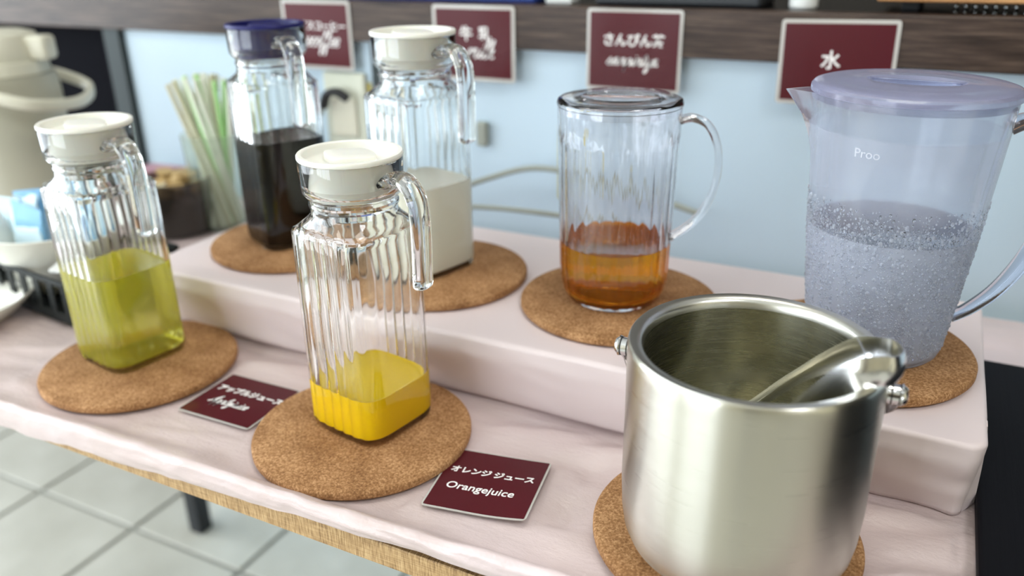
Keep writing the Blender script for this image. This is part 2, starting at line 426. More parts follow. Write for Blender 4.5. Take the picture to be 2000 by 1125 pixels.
for L_ in loops:
    for p in L_:
        z = p.z
        if z < H - .001:
            fr = 1 if p.y < .65 else .5
            dx = abs(p.x - RXb)
            w = .0032 * noise.noise(Vector((p.x * 7, z * 30 + p.x * 3, p.y * 7))) + .0014 * noise.noise(Vector((p.x * 26 + z * 60, z * 40, p.y * 20)))
            w += .004 * math.exp(-dx / .07) * noise.noise(Vector((p.x * 40 + z * 55, z * 26 - p.x * 30, 3 + p.y * 10)))
            tt = min(1, (H - z) / .015)
            if p.y < .66: p.y += w * tt
            else: p.x += w * tt * (1 if p.x > 0 else -1) * .6
        else: p.z += min(0, .0012 * noise.noise(Vector((p.x * 12, p.y * 14, 1))))
loft(bm, loops)
ri = obj('display_riser', bm, M_riser, smooth=True)
tag(ri, 'long low riser box wrapped in pale pink vinyl at the back of the table', 'riser')
bm = bmesh.new()
for k, (x0, x1) in enumerate(((RXb - .006, RXb + .002),)):
    loft(bm, [[Vector((x0, .632, z)), Vector((x1 - .002 + q, .650, z)), Vector((x1 - .002 + q, .658, z)), Vector((x0, .68, z))] for z, q in ((.001, .0035), (.03, .003), (.055, .0022), (.072, 0))])
obj('folded_flap', bm, M_riser, ri)
# black slab at right
bm = bmesh.new(); box(bm, .0835, .70, .425, .902, .0, .012, .003, 3)
tag(obj('black_board', bm, M_black), 'black wood-grained board lying on the table right of the riser', 'board')

# ------------------------------------------------------------------ cork mats
mb = bmesh.new(); lathe(mb, [(.0955, 0), (.0985, .0008), (.1, .0025), (.1, .0065), (.0990, .0082), (.0975, .0088), (.05, .0088)], 96)
mesh_mat = None
for key, (x, y, z, lab) in dict(
    A=(-.7185, .5273, 0, 'round cork mat under the apple juice jug at the lower left'),
    B=(-.4206, .5208, 0, 'round cork mat under the orange juice jug'),
    E=(-.088, .5262, 0, 'round cork mat under the steel ice bucket'),
    C=(-.6767, .7425, H, 'round cork mat under the black coffee jug on the riser'),
    D=(-.4628, .7297, H, 'round cork mat under the milk jug on the riser'),
    F=(-.2537, .7407, H, 'round cork mat under the jasmine tea jug on the riser'),
    G=(-.0274, .7311, H, 'round cork mat under the frosted water jug on the riser')).items():
    if mesh_mat is None:
        o = obj('cork_mat', mb, M_cork, auto=40); mesh_mat = o.data
    else: o = new_obj('cork_mat', mesh_mat)
    o.location = (x, y, z); o.rotation_euler = (0, 0, random.random() * 6)
    tag(o, lab, 'mat', 'cork mats under the drinks')
T = .0088

# ------------------------------------------------------------------ square glass jug
def sq(w, n, z, ribs=0, NP=288, inner=False):
    out = []
    for k in range(NP):
        a = 2 * PI * k / NP; c, s = math.cos(a), math.sin(a)
        r = w / (abs(c) ** n + abs(s) ** n) ** (1 / n)
        x, y = r * c, r * s
        if ribs:
            # flutes on the three faces without the handle (handle face: +x)
            face = None
            if abs(y) > abs(x): t = x / w; face = 1
            elif x < 0: t = y / w; face = 1
            if face and abs(t) < .93:
                ph = (t + .93) / 1.86 * 7
                f = abs(math.sin(PI * ph)) ** .7
                e = min(1, (.93 - abs(t)) / .08)
                d = ribs * (f - 0.55) * e
                x += d * (0 if abs(y) > abs(x) else math.copysign(1, x)); y += d * (math.copysign(1, y) if abs(y) > abs(x) else 0)
        out.append(Vector((x, y, z)))
    return out
JW = .0440
outer = [(.0405 - .012, 5, 0, 0), (.0405, 5, .0, 0), (.0425, 5, .0016, 0), (JW - .0004, 5, .005, .4), (JW, 5, .009, 1), (JW, 5, .04, 1), (JW, 5, .08, 1), (JW, 5, .12, 1), (JW, 5, .16, 1),
         (JW, 5, .1895, 1), (JW - .0008, 4.8, .1915, .7), (JW - .0028, 4.2, .1932, .3), (.0398, 3.2, .1965, 0), (.0380, 2.4, .200, 0), (.0368, 2, .204, 0), (.0366, 2, .209, 0),
         (.0378, 2, .211, 0), (.0378, 2, .213, 0), (.0367, 2, .2145, 0), (.0372, 2, .2175, 0), (.0405, 2, .2205, 0), (.0425, 2, .2235, 0), (.0430, 2, .230, 0), (.0434, 2, .2480, 0), (.0430, 2, .2500, 0)]
innr = [(.0405, 2, .2500, 0), (.0396, 2, .2480, 0), (.0392, 2, .228, 0), (.0375, 2, .2225, 0), (.0340, 2, .219, 0), (.0336, 2, .205, 0), (.0345, 2.2, .201, 0), (.0380, 3.2, .194, 0), (.0400, 4.4, .189, 0),
        (JW - .0034, 5, .184, 0), (JW - .0034, 5, .12, 0), (JW - .0034, 5, .06, 0), (JW - .0034, 5, .012, 0), (JW - .0045, 5, .0075, 0), (JW - .008, 5, .0058, 0), (.012, 4, .0055, 0)]
RIB = .0013
_jug = {}
def liquid_mesh(level):
    bm = bmesh.new(); g = .00025
    w = JW - .0034 + g
    loops = [sq(.012, 4, .0055 - g, NP=96), sq(JW - .008 + g, 5, .0058 - g, NP=96), sq(JW - .0045 + g, 5, .0075 - g, NP=96), sq(w, 5, .012, NP=96), sq(w, 5, level * .5, NP=96), sq(w, 5, level - .0012, NP=96), sq(w, 5, level, NP=96), sq(w - .0015, 5, level - .0008, NP=96), sq(w - .004, 5, level - .001, NP=96), sq(.01, 4, level - .001, NP=96)]
    loft(bm, loops); return bm
def glass_jug(loc, phi, label, lidmat, lidlabel, liqname, liqmat, level):
    t = thing('glass_jug', label, 'jug', loc, math.radians(phi), 'square ribbed glass jugs')
    if 'b' not in _jug:
        bm = bmesh.new(); loft(bm, [sq(w, n, z, RIB * r) for w, n, z, r in outer + innr])
        o = obj('jug_body', bm, M_glass, t, auto=28); _jug['b'] = o.data
        bm = bmesh.new()
        path = crom([(.0395, 0, .2335), (.050, 0, .2395), (.0625, 0, .2375), (.0715, 0, .2270), (.0745, 0, .2120), (.0747, 0, .185), (.0740, 0, .162), (.0738, 0, .149)], 8)
        def sc_(t):
            e = 1 if t < .93 else math.sqrt(max(.03, 1 - ((t - .93) / .07) ** 2))
            return ((1.15 - .15 * min(1, t * 4)) * e, (.8 + .2 * min(1, t * 3)) * e)
        sweep(bm, path, ell(.0098, .0058, 24, 2.6), Vector((0, 1, 0)), sc_)
        o = obj('handle', bm, M_glass, t, smooth=True); _jug['h'] = o.data
        bm = bmesh.new()
        lathe(bm, [(.010, .2205), (.0330, .2205), (.0333, .2125), (.0330, .2120), (.0322, .2120), (.0322, .2118), (.0332, .2116)][:2] + [(.0332, .2210), (.0334, .2230), (.0386, .2290), (.0388, .2502), (.0432, .2503), (.0437, .2512), (.0437, .2535), (.0430, .2545), (.0395, .2545), (.0385, .2538), (.0375, .2475), (.0368, .2468), (.01, .2466)], 72)
        _jug['lid'] = bm
    else:
        new_obj('jug_body', _jug['b'], t); new_obj('handle', _jug['h'], t)
    key = lidmat.name
    if key not in _jug:
        bm = _jug['lid'].copy()
        o = obj('lid', bm, lidmat, t, auto=35); _jug[key] = o.data
        bm = bmesh.new()
        loops = []
        for s, z in ((1.0, .2464), (1.0, .2515), (.97, .2528), (.90, .2532), (.3, .2530)):
            loops.append([Vector((a * s, b * s, z)) for a, b in [(x * .98 - y * .2, x * .2 + y * .98) for x, y in ell(.0260, .0200, 40, 1.35)]])
        loft(bm, loops)
        k_ = obj('lid_knob', bm, lidmat, o, auto=35); _jug[key + 'k'] = k_.data
    else:
        o = new_obj('lid', _jug[key], t); new_obj('lid_knob', _jug[key + 'k'], o)
    if lidlabel: o['label'] = lidlabel
    obj(liqname, liquid_mesh(level), liqmat, t, auto=50)
    return t
glass_jug((-.7392, .5366, T), -9, 'glass jug with white lid half full of yellow apple juice, leftmost jug', M_white, 'white plastic lid', 'apple_juice', M_apple, .104)
glass_jug((-.4217, .5395, T), -10, 'glass jug with white lid and a little orange juice left', M_white, 'white plastic lid', 'orange_juice', M_oj, .046)
glass_jug((-.6833, .7434, H + T), -27, 'glass jug with navy lid, half full of black coffee on the riser', M_navy, 'navy blue plastic lid', 'black_coffee', M_coffee, .128)
glass_jug((-.4814, .7349, H + T), -16, 'glass jug with white lid, partly full of milk on the riser', M_white, 'white plastic lid', 'milk', M_milk, .100)

# ------------------------------------------------------------------ round lidded jugs
def ribring(r, z, ribs, n, amp, NP=240):
    out = []
    for k in range(NP):
        a = 2 * PI * k / NP; q = r - amp * abs(math.cos(a * n / 2)) ** .8 * ribs
        out.append(Vector((q * math.cos(a), q * math.sin(a), z)))
    return out
def round_lid(bm, R, z0, th, a, b, depth, rot):
    NP = 96
    def el(s):
        return [Vector((a * s * math.cos(2 * PI * k / NP), b * s * math.sin(2 * PI * k / NP), 0)) for k in range(NP)]
    def mixl(t, z, rr=R):
        E = el(1); O = []
        for k in range(NP):
            c = Vector((rr * math.cos(2 * PI * k / NP), rr * math.sin(2 * PI * k / NP), 0)); p = E[k].lerp(c, t)
            p.z = z; O.append(p)
        return O
    def ez(s, z):
        o = el(s)
        for p in o: p.z = z
        return o
    zt = z0 + th
    up = [ez(.1, zt - depth), ez(.7, zt - depth), ez(.88, zt - depth * .85), ez(.96, zt - .002), ez(1.0, zt + .0004), ez(1.06, zt + .0006), mixl(.12, zt - .0002), mixl(.6, zt - .0004), mixl(.86, zt - .0008), mixl(.95, zt - .002), mixl(1, zt - .0045), mixl(1, z0, R)]
    lo = [mixl(.93, z0), mixl(.93, z0 - .006), mixl(.90, z0 - .006), mixl(.89, zt - .0045), mixl(.5, zt - .0028), ez(1.07, zt - .0022), ez(1.0, zt - .0030), ez(.93, zt - depth * .9), ez(.72, zt - depth - .0020), ez(.1, zt - depth - .0020)]
    loft(bm, up + lo)
    for v in bm.verts: pass
    bmesh.ops.rotate(bm, verts=bm.verts, matrix=Matrix.Rotation(rot, 3, 'Z'))

# tea jug
tea = thing('tea_jug', 'round ribbed clear plastic jug of amber tea with clear lid and curved handle', 'jug', (-.260, .7407, H + T), math.radians(16))
bm = bmesh.new()
op = [(.030, 0, 0), (.040, 0, 0), (.0445, .0014, 0), (.0475, .005, .15), (.0510, .012, .6), (.0532, .022, 1), (.0545, .035, 1), (.0556, .08, 1), (.0566, .12, 1), (.0573, .160, 1), (.0574, .1645, .5), (.0577, .1665, 0), (.0579, .180, 0), (.0584, .1945, 0)]
ip = [(.0564, .1945, 0), (.0556, .17, 0), (.0546, .13, 0), (.0536, .08, 0), (.0525, .035, 0), (.0505, .020, 0), (.046, .010, 0), (.036, .0052, 0), (.012, .005, 0)]
loft(bm, [ribring(r, z, f, 26, .0011) for r, z, f in op + ip])
obj('jug_body', bm, M_poly, tea, auto=28)
bm = bmesh.new()
path = crom([(.0565, 0, .181), (.068, 0, .1835), (.083, 0, .176), (.0925, 0, .155), (.0935, 0, .128), (.087, 0, .102), (.073, 0, .081), (.0535, 0, .066)], 8)
sweep(bm, path, ell(.0072, .0042, 20, 2.4), Vector((0, 1, 0)), lambda t: (1.25 - .5 * math.sin(t * PI), .9))
obj('handle', bm, M_poly, tea, smooth=True)
bm = bmesh.new(); round_lid(bm, .0590, .1952, .0068, .036, .028, .010, 0)
lid = obj('lid', bm, M_poly, tea, auto=32)
bm = bmesh.new()
loft(bm, [[Vector((x, y * k, z)) for x, y in ell(.037, .0026, 32)] for z, k in ((.1925, 1.6), (.198, 1), (.2022, 1), (.2026, .5))])
obj('finger_grip', bm, M_poly, lid, smooth=True)
bm = bmesh.new()
lv = .062; g = .0002
tp = [(.012, .005 - g), (.036, .0052 - g), (.046 + g, .010), (.0505 + g, .020), (.0525 + g, .035), (.0533 + g, lv - .001), (.0535 + g, lv), (.052, lv - .0008), (.01, lv - .001)]
lathe(bm, tp, 96); obj('jasmine_tea', bm, M_tea, tea, auto=50)
def droplets(parent, rfun, z0, z1, a0, a1, n, smin, smax, m, dens=None, name='condensation', embed=False):
    bm = bmesh.new(); cnt = 0; placed = {}
    tries = 0
    while cnt < n and tries < n * 12:
        tries += 1
        a = random.uniform(a0, a1); z = random.uniform(z0, z1)
        if dens and random.random() > dens(a, z): continue
        s = smin * (smax / smin) ** (random.random() ** 2.6)
        key = (int(a * rfun(z) / .0035), int(z / .0035)); ok = True
        for da in (-1, 0, 1):
            for dz in (-1, 0, 1):
                for (pa, pz, ps) in placed.get((key[0] + da, key[1] + dz), ()):
                    if math.hypot((pa - a) * rfun(z), pz - z) < (ps + s) * .92: ok = False
        if not ok: continue
        placed.setdefault(key, []).append((a, z, s)); cnt += 1
        R = rfun(z); n3 = Vector((math.cos(a), math.sin(a), 0)); tg = Vector((-math.sin(a), math.cos(a), 0))
        el_ = 1 + random.random() * .35; base = n3 * (R + .00003); base.z = z
        base = base if not embed else base - n3 * .00012
        nseg = 8 if s > .0009 else 6
        rows_ = []
        for (rr, hh) in ((1, 0), (.84, .42), (.5, .66)):
            rows_.append([bm.verts.new(base + tg * (math.cos(2 * PI * k / nseg) * s * rr) + Vector((0, 0, math.sin(2 * PI * k / nseg) * s * rr * el_)) + n3 * (s * hh)) for k in range(nseg)])
        for p_, q_ in zip(rows_, rows_[1:]):
            for k in range(nseg): bm.faces.new((p_[k], p_[(k + 1) % nseg], q_[(k + 1) % nseg], q_[k]))
        c = bm.verts.new(base + n3 * (s * .74))
        if embed: bm.faces.new(rows_[0][::-1])
        for k in range(nseg): bm.faces.new((rows_[-1][k], rows_[-1][(k + 1) % nseg], c))
    o = obj(name, bm, m, parent, smooth=True); o['kind'] = 'stuff'
    return o
ca = -PI / 2 + math.radians(19) - math.radians(16)
droplets(tea, lambda z: .0532 + (z - .02) * .03, .022, .088, ca - 1.4, ca + 1.3, 1300, .00025, .0006, M_droplet, lambda a, z: (1 if z < .07 else max(0, (.088 - z) / .018)))

M_dropfog = cloudy('fogged_droplet', (.97, .98, 1.0), (.86, .91, 1.0), .34, .02, 1.33)
# water jug
wj = thing('water_jug', 'large frosted lavender jug of iced water covered in condensation', 'jug', (-.014, .739, H + T), 0)
def wr_(z):  # outer radius of the water jug
    return lerp_tab(z, [(0, .0515), (.003, .0545), (.008, .0562), (.02, .0577), (.06, .0622), (.113, .0672), (.17, .0716), (.222, .0752)])
bm = bmesh.new()
zs = [0, 0, .0012, .003, .008, .014, .02, .04, .06, .09, .113, .14, .17, .1955, .197, .21, .222]
lo_, hi_ = [], []
NPW = 120
def wring(z, off, spout=True):
    out = []
    for k in range(NPW):
        a = 2 * PI * k / NPW; r = wr_(z) - off
        if spout and z > .185:
            d = abs((a - math.radians(192) + PI) % (2 * PI) - PI)
            s = max(0, 1 - d / .24) ** 1.3; r += s * .022 * ((z - .185) / .037) ** 1.2
        out.append(Vector((r * math.cos(a), r * math.sin(a), z)))
    return out
loops = [wring(0, .02), wring(0, .004), wring(0, 0)] + [wring(z, 0) for z in zs[2:]]
loops += [wring(z, .0026) for z in (.222, .21, .17, .14, .113, .06, .02, .009)] + [wring(.0052, .008), wring(.005, .04)]
loft(bm, loops)
obj('jug_body', bm, M_frost, wj, auto=35)
bm = bmesh.new()
lathe(bm, [(.01, .0048), (wr_(.009) - .0082, .005), (wr_(.009) - .0024, .009), (wr_(.02) - .0024, .02), (wr_(.06) - .0024, .06), (wr_(.112) - .0024, .112), (wr_(.113) - .0024, .113), (wr_(.113) - .004, .1123), (.01, .112)], 96)
obj('water', bm, M_fog, wj, auto=50)
bm = bmesh.new()
path = crom([(.0720, 0, .199), (.083, 0, .2045), (.098, 0, .2035), (.1085, 0, .190), (.1130, 0, .165), (.1120, 0, .130), (.1040, 0, .095), (.0900, 0, .066), (.0735, 0, .046), (.0590, 0, .034)], 8)
sweep(bm, path, ell(.0110, .0062, 24, 2.6), Vector((0, 1, 0)), lambda t: (1.0 - .35 * max(0, t - .6) / .4, 1.0 - .35 * max(0, t - .7) / .3))
obj('handle', bm, M_handle, wj, smooth=True, rot=(0, 0, math.radians(6)))
bm = bmesh.new(); round_lid(bm, .0778, .2225, .0085, .037, .0235, .016, math.radians(-4))
lid = obj('lid', bm, M_lidfrost, wj, auto=32)
bm = bmesh.new()
loft(bm, [[Vector((x, y + .008 + k, z)) for x, y in ell(.036, .0022, 32)] for z, k in ((.2160, 0), (.222, 0), (.2300, 0.001), (.2304, 0.001))])
obj('finger_grip', bm, M_handle, lid, smooth=True, rot=(0, 0, math.radians(-4)))
def wd(a, z):
    v = .5 + .9 * noise.noise(Vector((a * 6, z * 30, 2)))
    if z > .113: v = .9 if z < .123 + .012 * noise.noise(Vector((a * 3, 5, 1))) else max(0, .5 - (z - .123) * 30)
    return max(.12, v) if z <= .142 else 0
droplets(wj, wr_, .010, .143, -PI * .98, .02, 4200, .00045, .0020, M_dropfog, wd)
droplets(wj, wr_, .010, .143, -PI * .98, .02, 3600, .0004, .0015, M_droplet, wd, 'condensation', True)

# ------------------------------------------------------------------ text helpers
def text_bm(body, size, bold=0., space=1., shear=0.):
    cu = bpy.data.curves.new('t', 'FONT'); cu.body = body; cu.size = size; cu.offset = bold; cu.space_character = space
    cu.shear = shear; cu.align_x = 'CENTER'; cu.align_y = 'CENTER'; cu.resolution_u = 3; cu.extrude = .0001
    o = bpy.data.objects.new('t', cu); C.objects.link(o)
    dg = bpy.context.evaluated_depsgraph_get(); me = bpy.data.meshes.new_from_object(o.evaluated_get(dg))
    bm = bmesh.new(); bm.from_mesh(me); bpy.data.objects.remove(o); bpy.data.meshes.remove(me)
    return bm
GL = {
 'a': ([(0, .1), (.45, .8), (.7, .95), (.35, 1), (.05, .5), (.25, 0), (.6, .35), (.78, 1), (.72, .3), (.85, 0), (1.1, .15)], 1.1),
 'n': ([(0, .1), (.18, .95), (.26, .8), (.22, 0), (.3, .5), (.6, 1), (.78, .8), (.72, .2), (.85, 0), (1.1, .15)], 1.1),
 'm': ([(0, .1), (.18, .95), (.26, .8), (.22, 0), (.3, .5), (.55, 1), (.68, .8), (.65, 0), (.72, .5), (.98, 1), (1.12, .8), (1.08, .2), (1.2, 0), (1.45, .15)], 1.45),
 's': ([(0, .1), (.42, 1.05), (.5, .85), (.7, .35), (.45, 0), (.15, .1), (.55, .02), (.95, .15)], .95),
 'p': ([(0, .1), (.28, .95), (.15, -1), (.25, .4), (.55, 1), (.82, .6), (.55, .05), (.32, .12), (.7, 0), (1, .15)], 1.0),
 'i': ([(0, .1), (.3, .95), (.25, .2), (.4, 0), (.6, .15)], .6),
 't': ([(0, .1), (.36, 1.7), (.3, .9), (.25, .2), (.4, 0), (.65, .15)], .65),
 'y': ([(0, .1), (.16, .95), (.2, .3), (.4, 0), (.7, .4), (.8, .95), (.65, -.8), (.35, -1.1), (.3, -.7), (1, .15)], 1.0),
 'l': ([(0, .1), (.45, 1.6), (.35, 2), (.2, 1.6), (.2, .3), (.35, 0), (.6, .15)], .6),
 'k': ([(0, .1), (.4, 1.6), (.3, 2), (.18, 1.5), (.15, 0), (.22, .5), (.6, 1), (.55, .6), (.25, .5), (.6, 0), (.9, .15)], .9),
 'c': ([(0, .1), (.45, .9), (.6, .9), (.3, 1), (.05, .5), (.3, 0), (.75, .15)], .75),
 'o': ([(0, .1), (.4, 1), (.12, .8), (.08, .25), (.35, 0), (.68, .4), (.6, .95), (.5, .8), (.95, .7)], .9),
 'f': ([(0, .1), (.5, 1.6), (.36, 2), (.2, 1.2), (.1, -.9), (.3, -.9), (.3, 0), (.7, .15)], .7),
 'e': ([(0, .1), (.6, .65), (.42, 1), (.15, .8), (.08, .3), (.35, 0), (.75, .15)], .75),
 'u': ([(0, .1), (.2, .95), (.18, .25), (.38, 0), (.65, .4), (.74, .95), (.68, .25), (.82, 0), (1.05, .15)], 1.05),
 'j': ([(0, .1), (.35, .95), (.25, -.7), (0, -1.1), (-.1, -.7), (.6, .15)], .6),
 'A': ([(-.1, .2), (.2, 0), (.8, 2), (.95, 2), (.9, .3), (1, 0), (.6, .7), (.3, .8), (1.2, .15)], 1.2),
}
def script_bm(word, width, thick):
    pts = []; x = 0; dots = []
    for ch in word:
        g, w = GL[ch]
        if ch in 'ij': dots.append([(x + .45, 1.35), (x + .5, 1.5)])
        if ch == 't': dots.append([(x + .05, 1.15), (x + .7, 1.25)])
        pts += [(x + a, b) for a, b in (g if not pts else g[1:])]; x += w
    k = width / x; bm = bmesh.new()
    for st in [pts] + dots:
        path = crom([Vector(((a + b * .38 - x / 2 - .15) * k, b * k, 0)) for a, b in st], 5)
        for i, p in enumerate(path):
            t = (path[min(i + 1, len(path) - 1)] - path[max(0, i - 1)])
            if t.length < 1e-9: t = Vector((1, 0, 0))
            t.normalize(); n = Vector((-t.y, t.x, 0)) * thick / 2
            a_ = bm.verts.new(p + n); b_ = bm.verts.new(p - n)
            if i: bm.faces.new((pa, pb, b_, a_))
            pa, pb = a_, b_
    return bm
def join(*bms):
    o = bmesh.new()
    for b, off in bms:
        me = bpy.data.meshes.new('x'); 
        for v in b.verts: v.co += Vector(off)
        b.to_mesh(me); b.free(); o.from_mesh(me); bpy.data.meshes.remove(me)
    return o
def card(name, w, h, border, loc, rot, label, lines, curl=0, group=None):
    """card built in its own xy plane, z = front"""
    t = thing(name, label, 'sign', loc, 0, group); t.rotation_euler = rot
    cf = lambda x, y: curl * (max(0, x / (w / 2)) ** 2 * (.6 - .4 * y / (h / 2)))
    def sheet(w_, h_, z0, z1, r):
        pts = []
        for (sx, sy, a0) in ((1, -1, -PI / 2), (1, 1, 0), (-1, 1, PI / 2), (-1, -1, PI)):
            for k in range(5):
                a = a0 + PI / 2 * k / 4; pts.append(((w_ / 2 - r) * sx + r * math.cos(a), (h_ / 2 - r) * sy + r * math.sin(a)))
        q = []
        n = len(pts)
        for i in range(n):
            a, b = pts[i], pts[(i + 1) % n]; m_ = 8 if math.hypot(a[0] - b[0], a[1] - b[1]) > .02 else 1
            for k in range(m_): q.append((a[0] + (b[0] - a[0]) * k / m_, a[1] + (b[1] - a[1]) * k / m_))
        bm = bmesh.new()
        Ls = [[Vector((x * s, y * s, z + cf(x * s, y * s))) for x, y in q] for s, z in ((.02, z0), (.35, z0), (.7, z0), (1, z0), (1, z1), (.7, z1), (.35, z1), (.02, z1))]
        loft(bm, Ls); return bm
    obj('laminate_film', sheet(w, h, 0, .0006, .004), M_film, t, auto=30)
    obj('printed_sheet', sheet(w - 2 * border, h - 2 * border, .0007, .0010, .0008), M_maroon, t, auto=30)
    for b, off in lines:
        for v in b.verts: v.co += Vector((off[0], off[1], 0)); v.co.z += .00125 + cf(v.co.x, v.co.y)
        obj('lettering', b, M_text, t)
    return t
SY = 1.0605
up = (PI / 2, 0, 0)
card('drink_sign', .131, .103, .005, (-.8705, SY, .2855), (PI / 2, 0, math.radians(0)), 'maroon iced coffee sign on the beam behind the navy-lidded jug', [(text_bm('アイスコーヒー', .0150, .0003, 1.0), (.004, .013)), (script_bm('icecoffee', .080, .0018), (.002, -.016))], group='laminated signs on the beam')
card('drink_sign', .131, .103, .005, (-.5935, SY, .2840), up, 'maroon milk sign on the beam behind the white-lidded milk jug', [(text_bm('牛 乳', .021, .0004, 1.15), (.004, .012)), (script_bm('milk', .044, .0019), (.012, -.019))], group='laminated signs on the beam')
card('drink_sign', .128, .103, .004, (-.357, SY, .2845), up, 'maroon tea sign on the beam above the ribbed tea jug', [(text_bm('さんぴん茶', .0172, .0004, .95), (.0, .012)), (script_bm('sanpintya', .070, .0019), (.0, -.018))], group='laminated signs on the beam')
card('drink_sign', .130, .098, .0045, (-.108, SY, .2815), (PI / 2, math.radians(-1.0), 0), 'maroon water sign with one white character left of the frosted water jug', [(text_bm('水', .0225, .00035), (-.006, .002))], group='laminated signs on the beam')
card('table_card', .089, .0835, .0018, (-.2800, .5030, .0014), (0, 0, math.radians(9.5)), 'maroon orange juice card lying on the vinyl right of its cork mat', [(text_bm('オレンジ ジュース', .0094, .00024, .93), (.0, .011)), (text_bm('Orangejuice', .0122, .00012, 1.0, .10), (-.004, -.011))], curl=.0035, group='laminated cards on the table')
card('table_card', .090, .078, .0018, (-.568, .5165, .0014), (0, 0, math.radians(1)), 'maroon apple juice card between the two front cork mats', [(text_bm('アップルジュース', .0105, .0004, .95), (.003, .011)), (script_bm('Applejuice', .046, .0016), (-.004, -.014))], group='laminated cards on the table')
# raised mark on the water jug
b = text_bm('Proo', .0100, 0, 1.0)
for v in b.verts:
    ang = math.radians(-90) + (v.co.x - .0235) / .072; R_ = wr_(.185 + v.co.y) + .0003 + v.co.z * 2
    v.co = Vector((R_ * math.cos(ang), R_ * math.sin(ang), .185 + v.co.y))
obj('moulded_mark', b, cloudy('moulded_mark_plastic', (1, 1, 1), (.9, .92, 1), .5, .05, 1.4), wj)

# ------------------------------------------------------------------ ice bucket
bk = thing('ice_bucket', 'double-walled brushed stainless steel ice bucket with side knobs', 'bucket', (-.0795, .5185, T), 0)
HB = .161; RB = .0856
bm = bmesh.new()
lathe(bm, [(.02, 0), (.068, 0), (.074, .0015), (.079, .006), (.0822, .014), (.0840, .026), (.0852, .05), (RB - .0006, .10), (RB - .0001, HB - .010), (RB, HB - .004), (RB - .0005, HB - .0012), (RB - .0015, HB - .0001)], 128, cap1=False)
o = obj('outer_wall', bm, M_steel, bk, auto=50)
bm = bmesh.new()
lathe(bm, [(RB - .0014, HB - .001), (RB - .0017, HB + .0002), (.0800, HB + .0001), (.0765, HB - .0012), (.0750, HB - .004), (.0745, HB - .009)], 128, cap0=False, cap1=False)
obj('rim', bm, M_rim, bk, auto=50)
bm = bmesh.new()
lathe(bm, [(.0745, HB - .008), (.0740, HB - .05), (.0730, .03), (.070, .018), (.064, .013), (.01, .012)], 128, cap0=False)
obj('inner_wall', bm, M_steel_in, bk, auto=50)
KA = math.radians(3)
kz = HB - .0195
for sgn in (-1, 1):
    e = bmesh.new()
    def cyl(bm, prof):  # profile along x axis: (x, r)
        loft(bm, [[Vector((sgn * x, r * math.cos(2 * PI * k / 32), r * math.sin(2 * PI * k / 32))) for k in range(32)] for x, r in prof])
    cyl(e, [(RB - .001, .0066), (RB + .0015, .0066), (RB + .0018, .0055), (RB + .0022, .0055), (RB + .0022, .0066), (RB + .0064, .0066), (RB + .0067, .0055), (RB + .0073, .0055)])
    kn = obj('side_knob', e, M_chrome, bk, auto=30, loc=(0, 0, kz), rot=(0, 0, KA))
    e = bmesh.new(); cyl(e, [(RB + .0072, .0072), (RB + .0085, .0076), (RB + .0088, .0064), (RB + .0100, .0060), (RB + .0112, .0048), (RB + .0118, .0025)])
    obj('knob_cap', e, M_chrome, kn, auto=30)
    e = bmesh.new(); cyl(e, [(RB + .0018, .0070), (RB + .0024, .0070)]); cyl(e, [(RB + .0064, .0070), (RB + .0070, .0070)])
    obj('washer', e, M_rubber, kn, auto=30)
# bail handle hanging down behind
bm = bmesh.new(); pts = []
for k in range(41):
    a = PI * k / 40
    x = -math.cos(a) * (RB + .0068 + .002 * math.sin(a)); q = math.sin(a) ** .8
    pts.append(Vector((x, .030 * q + max(0, (RB + .006) ** 2 - x * x) ** .5 * .96 if False else 0, 0)))
pts = []
for k in range(61):
    t = k / 60; a = PI * (1 - t)                # hugging the rear wall, sagging down
    pts.append(Vector(((RB + .0068) * math.cos(a), (RB + .0068) * math.sin(a), kz - .072 * math.sin(a) ** .9)))
secs = []
for i, p in enumerate(pts):
    n = Vector((p.x, p.y, 0)).normalized(); tdir = (pts[min(60, i + 1)] - pts[max(0, i - 1)]).normalized(); s = tdir.cross(n).normalized()
    w_ = .0052
    secs.append([p + n * .0005 + s * w_, p + n * .0005 - s * w_, p - n * .0005 - s * w_, p - n * .0005 + s * w_])
loft(bm, secs); obj('bail_handle', bm, M_chrome, bk, rot=(0, 0, KA))
bm = bmesh.new()
tube(bm, [(-RB - .0062, 0, kz - .005), (-RB - .0045, .003, kz - .015), (-RB - .0014, .006, kz - .026), (-RB - .0008, .004, kz - .014), (-RB - .0012, 0, kz - .006)], .0005, 6)
obj('wire_clip', bm, M_chrome, bk, rot=(0, 0, KA))

# ------------------------------------------------------------------ ice tongs
tg = thing('ice_tongs', 'polished steel ice tongs leaning inside the bucket over its right rim', 'tongs', (0, 0, 0))
def arm(bm, pts, ws):
    path = crom(pts, 8); n = len(path)
    loops = []
    for i, p in enumerate(path):
        t = (path[min(i + 1, n - 1)] - path[max(i - 1, 0)]).normalized()
        nh = t.cross(Vector((0, 0, 1))); nh.normalize(); wd_ = nh.cross(t).normalized()
        w = lerp_tab(i / (n - 1), ws)
        L_ = []
        for (a, b) in ((-1, -.10), (-.7, .10), (-.35, .2), (0, .24), (.35, .2), (.7, .1), (1, -.10)): L_.append(p + wd_ * (a * w) + nh * (b * w))
        for (a, b) in ((1, -.24), (.7, -.04), (.35, .06), (0, .10), (-.35, .06), (-.7, -.04), (-1, -.24)): L_.append(p + wd_ * (a * w) + nh * (b * w))
        loops.append(L_)
    loft(bm, loops)
cb = Vector((-.001, .5035, .1812))
bp = [cb + Vector((math.cos(a) * .0105, math.sin(a) * .0135, 0)) for a in [PI * (.5 - k / 8) for k in range(9)]]
